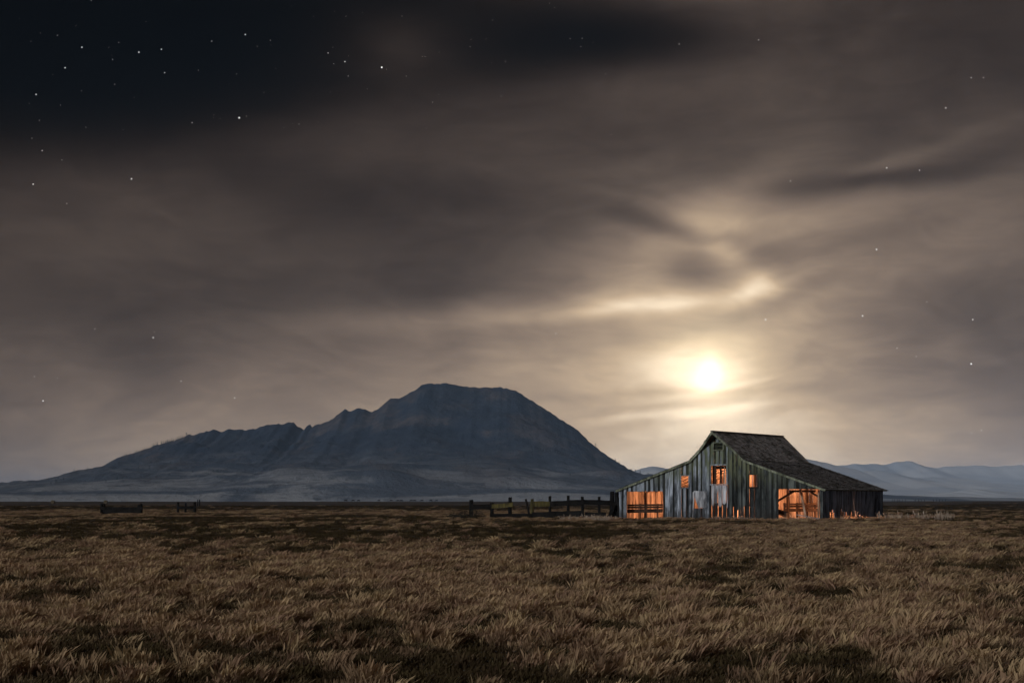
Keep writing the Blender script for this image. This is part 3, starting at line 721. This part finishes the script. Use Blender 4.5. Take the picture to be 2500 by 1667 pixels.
# ------------------------------------------------------------------ pines on the mountain
m_pine, t, b = material('pine_needles'); b.inputs['Base Color'].default_value = (.022, .028, .024, 1)
m_bark, t, b = material('pine_bark'); b.inputs['Base Color'].default_value = (.05, .04, .03, 1)
def pine(seed, h):
    rr = random.Random(seed); v, f = [], []
    for k in range(70):
        z = h * rr.uniform(.22, 1.0); r = (1 - z / h) * h * .26 + .15; a = rr.uniform(0, 6.283); q = r * rr.uniform(.3, 1.0); s = h * .13
        c_ = Vector((q * math.cos(a), q * math.sin(a), z - q * .25)); k0 = len(v)
        for _ in range(3): v.append(tuple(c_ + Vector((rr.uniform(-s, s), rr.uniform(-s, s), rr.uniform(-s, s) * .7))))
        f.append((k0, k0 + 1, k0 + 2))
    return v, f
def mountain_z(px, s=.0):
    return (HY - interp(SKYLINE, px)) / F_PX * MT_Y + CAM_Z
pine_labels = {1452: 'lone dark pine on the right shoulder of the mountain', 1499: 'dark pine on the lower right mountain flank, highest of that group', 1508: 'dark pine just below the highest on the right flank', 1537: 'dark pine half way down the right flank', 1547: 'slim dark pine on the lower right flank', 1558: 'dark pine near the mountain foot left of the barn roof', 1577: 'dark pine at the mountain foot, second from the barn roof', 1584: 'dark pine at the mountain foot, nearest to the barn roof'}
for i, (px, lab) in enumerate(pine_labels.items()):
    X = (px - CX) / F_PX * MT_Y; Y = MT_Y + 120 * noise.noise((px / 300, 1.3, 0)); h = (9, 8, 6.5, 7, 8.5, 9, 9.5, 8)[i]
    root = empty('pine_tree', (X, Y - 6, mountain_z(px) - 2.5)); tag(root, lab, 'tree', 'pines on the mountain')
    obj('crown', *pine(i + 40, h), m_pine, root); obj('trunk', *log_mesh((0, 0, -1), (0, 0, h * .8), h * .02, h * .008, 6, 3, .1, i), m_bark, root)
rr = random.Random(5); v, f = [], []
def add_pine(px, s, h):
    X = (px - CX) / F_PX * MT_Y
    j = max(0, min(len(MS) - 2, int(6 + s * 70))); i = int(round((px + 700) / 5)); i = max(0, min(nm - 1, i))
    p = mv[j * nm + i]; pv, pf = pine(rr.randint(0, 9999), h); pf = pf[:50]; k0 = len(v)
    v.extend((p[0] + a + rr.uniform(-.5, .5), p[1] + b_ - 3, p[2] + c_ - 1.5) for a, b_, c_ in pv[:150]); f.extend(tuple(q + k0 for q in t_) for t_ in pf)
for _ in range(120): add_pine(rr.choice((rr.uniform(310, 480), rr.uniform(380, 470), rr.uniform(150, 320))), 0, rr.uniform(4, 8.5))
for _ in range(30): add_pine(rr.uniform(600, 1000), 0, rr.uniform(2, 4))
for _ in range(520):
    px = rr.uniform(150, 1500); s = rr.uniform(.35, .8)
    if noise.noise((px / 60, s * 9, 3)) > .12: add_pine(px, s, rr.uniform(4, 9))
fo = obj('pine_woods', v, f, m_pine); tag(fo, 'sparse dark pine woods scattered over the mountain slopes and ridge', 'woods', kind='stuff')

# ------------------------------------------------------------------ stars
m_star = bpy.data.materials.new('star_light'); m_star.use_nodes = True; t = m_star.node_tree; t.nodes.clear()
em = N(t, 'ShaderNodeEmission'); em.inputs['Color'].default_value = (.95, .97, 1, 1); em.inputs['Strength'].default_value = 1.5
L(t, em.outputs[0], N(t, 'ShaderNodeOutputMaterial').inputs['Surface'])
STARS = [(140,87,1),(290,104,1),(200,116,2),(339,128,2),(394,121,2),(517,101,1),(599,85,2),(660,99,1),(628,114,1),(159,166,2),(275,146,1),(402,178,1.5),(484,172,1),(577,181,1),(801,130,1.5),(842,151,2),(815,156,1),(932,165,3),(850,186,1),(1234,151,1),(88,231,2),(148,257,1),(199,222,1),(280,206,1),(96,294,1),(469,300,1.5),(584,288,3),(602,284,1),(103,368,1.5),(151,391,1),(321,437,2.5),(81,450,2),(163,497,1),(78,338,1),(1392,95,1),(1421,94,1),(1418,114,1),(1658,108,1.5),(1852,98,1.5),(2371,190,1.5),(2401,190,1.5),(2309,264,2),(2165,410,2),(2245,416,1.5),(1930,442,1.5),(2140,609,2.5),(1869,780,2.5),(2106,771,2.5),(2263,737,1),(2375,780,2),(2371,888,3),(2190,850,1.2),(2237,870,1.2),(2372,1057,1.6),(2396,1050,1.6),(1357,814,1.2),(1521,898,1.2),(1259,861,1),(374,824,2.2),(377,810,1),(105,978,2),(84,919,1.2),(442,930,1.5),(573,971,1.8),(258,944,1),(548,951,1),(1696,1088,1.4),(140,923,1),(232,803,1)]
rr = random.Random(9)
for _ in range(70): STARS.append((rr.uniform(-60, 1500), rr.uniform(-20, 330), rr.uniform(.4, .75)))
for _ in range(40): STARS.append((rr.uniform(-300, 2800), rr.uniform(-400, 0), rr.uniform(.4, 1.6)))
v, f = [], []; RS = 60000.0
for x, y, s in STARS:
    a, e = px_dir(x, y); c_ = Vector((math.sin(a) * math.cos(e), math.cos(a) * math.cos(e), math.sin(e))) * RS; r_ = s * .68 / F_PX * RS; k0 = len(v)
    for d in ((1, 0, 0), (-1, 0, 0), (0, 1, 0), (0, -1, 0), (0, 0, 1), (0, 0, -1)): v.append(tuple(c_ + Vector(d) * r_))
    f += [tuple(k0 + q for q in t_) for t_ in ((0, 2, 4), (2, 1, 4), (1, 3, 4), (3, 0, 4), (2, 0, 5), (1, 2, 5), (3, 1, 5), (0, 3, 5))]
so = obj('stars', v, f, m_star); tag(so, 'small white stars scattered over the night sky', 'stars', kind='stuff')

# ------------------------------------------------------------------ prairie grass
def tuft(name, seed, n, hmin, hmax, spread, wid, lean, head):
    rr = random.Random(seed); v, f, hh = [], [], []
    for _ in range(n):
        a = rr.uniform(0, 6.283); r = spread * math.sqrt(rr.random()); x, y = r * math.cos(a), r * math.sin(a)
        h = rr.uniform(hmin, hmax); w = wid * rr.uniform(.7, 1.3); fa_ = rr.uniform(0, math.pi); cx_, cy_ = math.cos(fa_) * w, math.sin(fa_) * w
        dx = h * (lean + rr.gauss(0, .22)); dy = h * rr.gauss(0, .2); k0 = len(v); is_head = rr.random() < head
        for tt, ww in (((0, .8), (.45, 1.0), (.75, 1.0), (1.0, .15)) if not is_head else ((0, .5), (.58, .5), (.8, 2.7), (1.0, .5))):
            bx, by, bz = x + dx * tt ** 2, y + dy * tt ** 2, h * tt * (1 - .12 * tt)
            v += [(bx - cx_ * ww, by - cy_ * ww, bz), (bx + cx_ * ww, by + cy_ * ww, bz)]; hh += [tt * (1.0 if is_head else .72)] * 2
        f += [(k0, k0 + 1, k0 + 3, k0 + 2), (k0 + 2, k0 + 3, k0 + 5, k0 + 4), (k0 + 4, k0 + 5, k0 + 7, k0 + 6)]
    me = bpy.data.meshes.new(name); me.from_pydata(v, [], f); at = me.attributes.new('hgt', 'FLOAT', 'POINT'); at.data.foreach_set('value', hh)
    me.materials.append(m_grass); return bpy.data.objects.new(name, me)
def grass_material(name, dark_a, dark_b, light_a, light_b):
    m, t, b = material(name)
    ti = N(t, 'ShaderNodeAttribute', attribute_type='INSTANCER', attribute_name='tint'); ha = N(t, 'ShaderNodeAttribute', attribute_type='GEOMETRY', attribute_name='hgt')
    oi = N(t, 'ShaderNodeObjectInfo')
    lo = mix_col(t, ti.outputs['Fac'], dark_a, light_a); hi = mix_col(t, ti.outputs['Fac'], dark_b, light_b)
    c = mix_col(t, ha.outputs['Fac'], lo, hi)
    hsv = N(t, 'ShaderNodeHueSaturation'); L(t, c, hsv.inputs['Color']); L(t, math_node(t, 'MULTIPLY_ADD', oi.outputs['Random'], .5, .75), hsv.inputs['Value'])
    L(t, math_node(t, 'MULTIPLY_ADD', oi.outputs['Random'], .03, .485), hsv.inputs['Hue'])
    L(t, hsv.outputs[0], b.inputs['Base Color'])
    tr = N(t, 'ShaderNodeBsdfTranslucent'); L(t, hsv.outputs[0], tr.inputs['Color'])
    mx = N(t, 'ShaderNodeMixShader'); mx.inputs[0].default_value = .4; L(t, b.outputs[0], mx.inputs[1]); L(t, tr.outputs[0], mx.inputs[2])
    out = [n for n in t.nodes if n.type == 'OUTPUT_MATERIAL'][0]; L(t, mx.outputs[0], out.inputs['Surface'])
    return m
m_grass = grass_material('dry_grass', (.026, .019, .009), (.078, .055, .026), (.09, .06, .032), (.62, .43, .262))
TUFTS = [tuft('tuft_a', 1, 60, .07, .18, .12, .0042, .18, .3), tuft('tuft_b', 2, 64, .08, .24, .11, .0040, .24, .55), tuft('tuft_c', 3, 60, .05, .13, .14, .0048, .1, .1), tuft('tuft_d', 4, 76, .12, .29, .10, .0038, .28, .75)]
def in_barn(x, y, m=.15):
    d = Vector((x, y)) - ORG; a, b_ = d.dot(UX), d.dot(VY); return -.05 - m * .3 < a < BW + .05 and -m < b_ < BL + m
def scatter(name, pts, sources, label, cat):
    """pts: (x, y, z, rot, sx, sz, tint, idx) -> one object whose geometry nodes instance the tufts"""
    me = bpy.data.meshes.new(name); me.from_pydata([p[:3] for p in pts], [], [])
    me.attributes.new('rot', 'FLOAT_VECTOR', 'POINT').data.foreach_set('vector', [q for p in pts for q in (0, 0, p[3])])
    me.attributes.new('scl', 'FLOAT_VECTOR', 'POINT').data.foreach_set('vector', [q for p in pts for q in (p[4], p[4], p[5])])
    me.attributes.new('tint', 'FLOAT', 'POINT').data.foreach_set('value', [p[6] for p in pts])
    me.attributes.new('idx', 'INT', 'POINT').data.foreach_set('value', [p[7] for p in pts])
    o = bpy.data.objects.new(name, me); COL.objects.link(o)
    ng = bpy.data.node_groups.new(name + '_nodes', 'GeometryNodeTree')
    ng.interface.new_socket('Geometry', in_out='INPUT', socket_type='NodeSocketGeometry'); ng.interface.new_socket('Geometry', in_out='OUTPUT', socket_type='NodeSocketGeometry')
    gi, go = ng.nodes.new('NodeGroupInput'), ng.nodes.new('NodeGroupOutput')
    join = ng.nodes.new('GeometryNodeJoinGeometry'); iop = ng.nodes.new('GeometryNodeInstanceOnPoints')
    for s in reversed(sources):
        inf = ng.nodes.new('GeometryNodeObjectInfo'); inf.inputs['Object'].default_value = s; inf.inputs['As Instance'].default_value = True
        ng.links.new(inf.outputs['Geometry'], join.inputs[0])
    def attr(nm_, typ):
        a = ng.nodes.new('GeometryNodeInputNamedAttribute'); a.data_type = typ; a.inputs['Name'].default_value = nm_
        return [q for q in a.outputs if q.enabled][0]
    iop.inputs['Pick Instance'].default_value = True
    ng.links.new(gi.outputs[0], iop.inputs['Points']); ng.links.new(join.outputs[0], iop.inputs['Instance'])
    ng.links.new(attr('idx', 'INT'), iop.inputs['Instance Index']); ng.links.new(attr('rot', 'FLOAT_VECTOR'), iop.inputs['Rotation']); ng.links.new(attr('scl', 'FLOAT_VECTOR'), iop.inputs['Scale'])
    ng.links.new(iop.outputs[0], go.inputs[0])
    md = o.modifiers.new('scatter', 'NODES'); md.node_group = ng
    return tag(o, label, cat, kind='stuff')
rr = random.Random(21); pts = []; GRASS_MEAN = .25
PATCHES = [(250,1362,210,22,.75),(560,1372,220,22,.65),(900,1352,250,18,.45),(620,1490,130,35,.75),(1150,1430,150,35,.4),(1850,1512,260,36,.65),(2250,1480,150,36,.45),(2050,1342,350,12,.55),(1950,1300,350,9,.5),(1700,1430,200,16,.45),(1250,1400,200,20,.35),(1620,1560,140,35,.3),(420,1420,160,18,.35),(100,1249,120,4,1.0),(640,1247,320,4,.9),(2020,1281,230,9,.8),(1390,1246,130,5,.6),(1250,1250,120,4,.4),(1100,1345,120,10,.3),(2280,1400,180,16,.3),  # pale entry at the barn's right front paints a pool of light
    (400,1300,520,16,-.42),(900,1290,500,16,-.32),(1000,1266,420,7,-.4),(150,1445,160,20,-.45),(300,1565,360,32,-.45),(1000,1595,300,30,-.5),(2000,1440,260,16,-.65),(1650,1475,150,20,-.5),(2150,1328,130,5,-.6),(1500,1340,250,10,-.35),(2100,1590,320,22,-.5),(1400,1605,300,26,-.45),(2330,1262,150,7,-.8),(1300,1293,300,10,-.3),(1600,1285,250,6,-.3),(760,1455,120,14,-.4),(1250,1640,1500,30,-.3),(1250,1233,1600,8,-1.1)]  # dark entry just right of the barn paints its cast shadow
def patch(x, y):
    """where pale seeded and short dark grass grow, plus painted barn shadow and light pool"""
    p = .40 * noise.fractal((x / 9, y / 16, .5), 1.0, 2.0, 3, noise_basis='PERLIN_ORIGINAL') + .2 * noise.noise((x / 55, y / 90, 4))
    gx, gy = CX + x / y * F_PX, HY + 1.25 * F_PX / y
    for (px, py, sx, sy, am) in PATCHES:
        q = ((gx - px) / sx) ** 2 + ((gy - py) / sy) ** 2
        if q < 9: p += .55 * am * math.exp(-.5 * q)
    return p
# near to far: band start, end, tufts per square metre, footprint scale
for y0, y1, den, sc_ in ((7.5, 22, 78, .95), (22, 40, 36, 1.15), (40, 70, 12, 1.5), (70, 150, 5.0, 1.9), (150, 260, 1.1, 3.2), (260, 480, .28, 5.5)):
    hw0, hw1 = y0 * .36 + 1.5, y1 * .36 + 1.5; n = int(den * (hw0 + hw1) * (y1 - y0))
    for _ in range(n):
        y = math.sqrt(rr.uniform(y0 * y0, y1 * y1)); x = rr.uniform(-1, 1) * (y * .36 + 1.5)
        if in_barn(x, y): continue
        p = patch(x, y); cl = noise.noise((x / .3, y / .4, 8))
        cs = .48 if y < 30 else .8 if y < 60 else 1.4 if y < 120 else 3.0
        dist_, pts_ = noise.voronoi((x / cs + .3 * noise.noise((x / cs, y / cs, 5)), y / cs * .8, 0.0))
        dome = max(0.0, 1 - (dist_[0] / .60) ** 2); cr_ = noise.cell_vector(pts_[0] * 37.7).x % 1.0
        mid_ = noise.noise((x / (cs * 3.1), y / (cs * 3.6), 11))
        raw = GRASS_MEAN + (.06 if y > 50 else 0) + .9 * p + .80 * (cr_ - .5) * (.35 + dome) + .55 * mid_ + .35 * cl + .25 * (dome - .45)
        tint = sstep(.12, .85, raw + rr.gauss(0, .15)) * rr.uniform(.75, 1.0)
        hs = (.68 + .30 * dome * (.4 + cr_) + .14 * sstep(.1, .8, tint)) * rr.uniform(.8, 1.2)
        db = (Vector((x, y)) - ORG); fb2 = -db.dot(VY)
        if -1 < fb2 < 5 and -2 < db.dot(UX) < BW + 3: hs *= min(1, .5 + .1 * max(fb2, 0) + .5 * max(0, noise.noise((x / 1.1, y / 1.1, 6))))
        if tint > .6: idx = rr.choice((1, 3, 3))
        elif tint > .3: idx = rr.choice((0, 1, 2))
        else: idx = rr.choice((2, 0, 1, 1))
        pts.append((x, y, ground_z(x, y) - .02, rr.gauss(0, .8), sc_ * rr.uniform(.85, 1.2), hs, tint, idx))
print('grass tufts', len(pts))
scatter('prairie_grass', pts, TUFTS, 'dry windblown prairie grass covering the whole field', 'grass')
# taller pale weeds: at the side wall, right of the barn and under the fence
m_grass = grass_material('pale_weeds', (.2, .15, .1), (.3, .24, .17), (.34, .27, .2), (.62, .52, .42))
WEEDS = [tuft('weed_a', 11, 16, .35, .8, .14, .010, .08, .6), tuft('weed_b', 12, 14, .3, .65, .16, .012, -.02, .5)]
pts = []
def weed(x, y, s, tint): pts.append((x, y, ground_z(x, y) - .03, rr.uniform(0, 6.28), rr.uniform(.8, 1.2), s, tint, rr.randint(0, 1)))
for _ in range(34):
    b_ = rr.uniform(1.4, 6.8); w = to_world(BW + rr.uniform(.15, .8), b_, 0); weed(w[0], w[1], rr.uniform(.7, 1.25) * (.55 + .6 * abs(noise.noise((b_ * 1.3, 2, 2)))), rr.uniform(.5, 1))
for _ in range(55):
    px = rr.uniform(2135, 2330); yy = rr.uniform(116, 134) - (px - 2150) * .03; x, y = world_at(px, yy)
    if not in_barn(x, y, .3): weed(x, y, rr.uniform(.75, 1.3), rr.uniform(.5, 1))
for _ in range(150):
    px = rr.triangular(1370, 1512, 1470); yy = rr.uniform(112, 131); x, y = world_at(px, yy); weed(x, y, rr.uniform(.35, .8), rr.uniform(.6, 1))
for _ in range(40):
    a_ = rr.uniform(8.6, 12.6); w = to_world(a_, -rr.uniform(.15, .7), 0); weed(w[0], w[1], rr.uniform(.3, .7), rr.uniform(.3, .9))
for _ in range(40):
    a_ = rr.uniform(14.3, 18.0); w = to_world(a_, -rr.uniform(-.6, .9), 0); weed(w[0], w[1], rr.uniform(.3, .6), rr.uniform(.3, .9))
scatter('tall_weeds', pts, WEEDS, 'pale tall weeds along the barn wall and the fence foot', 'weeds')
# dark bush at the fence end
m_leaf, t, b = material('bush_leaves'); oi = N(t, 'ShaderNodeTexCoord'); nn = noise_tex(t, oi.outputs['Object'], 4, 3, .6); L(t, mix_col(t, nn, (.018, .016, .012), (.05, .043, .028)), b.inputs['Base Color'])
def bush(px, y, w, h, label, seed):
    q = random.Random(seed); X, Y = world_at(px, y); v, f = [], []
    for _ in range(1500):
        a, u_ = q.uniform(0, 6.283), q.uniform(0, 1); r = q.random() ** .4
        c_ = Vector((w / 2 * r * math.cos(a) * math.sqrt(1 - u_ * u_ * .8), w * .35 * r * math.sin(a), h * u_ * r * (1 + .35 * noise.noise((a * 1.5, u_ * 2, seed))))); k0 = len(v)
        for _k in range(3): v.append(tuple(c_ + Vector((q.uniform(-1, 1), q.uniform(-1, 1), q.uniform(-.6, 1))) * .07))
        f.append((k0, k0 + 1, k0 + 2))
    root = empty('bush', (X, Y, ground_z(X, Y))); tag(root, label, 'bush', 'bushes by the fence')
    obj('foliage', v, f, m_leaf, root)
    for k in range(5):
        a = k * 1.3; obj('stem', *log_mesh((0, 0, -.1), (w * .3 * math.cos(a), w * .2 * math.sin(a), h * .7), .03, .012, 6, 3, .1, k), m_bark, root)
bush(1150, 132, 2.6, .75, 'wide dark bush at the foot of the leftmost fence post', 1)
bush(1112, 130, 1.8, .45, 'low dark bush left of the fence end', 2)

# ------------------------------------------------------------------ haze
hm = bpy.data.materials.new('haze_air'); hm.use_nodes = True; t = hm.node_tree; t.nodes.clear()
pv = N(t, 'ShaderNodeVolumePrincipled'); pv.inputs['Color'].default_value = (.50, .71, 1.0, 1); pv.inputs['Density'].default_value = 4.4e-5; pv.inputs['Anisotropy'].default_value = -.35
L(t, pv.outputs[0], N(t, 'ShaderNodeOutputMaterial').inputs['Volume'])
x0, x1, y0, y1, z0, z1 = -22500, 22500, -5000, 22000, -5, 322
hz = obj('haze', [(x0, y0, z0), (x1, y0, z0), (x1, y1, z0), (x0, y1, z0), (x0, y0, z1), (x1, y0, z1), (x1, y1, z1), (x0, y1, z1)], [(0, 3, 2, 1), (4, 5, 6, 7), (0, 1, 5, 4), (1, 2, 6, 5), (2, 3, 7, 6), (3, 0, 4, 7)], hm)
tag(hz, 'pale blue night haze over the plain', 'haze', kind='stuff')
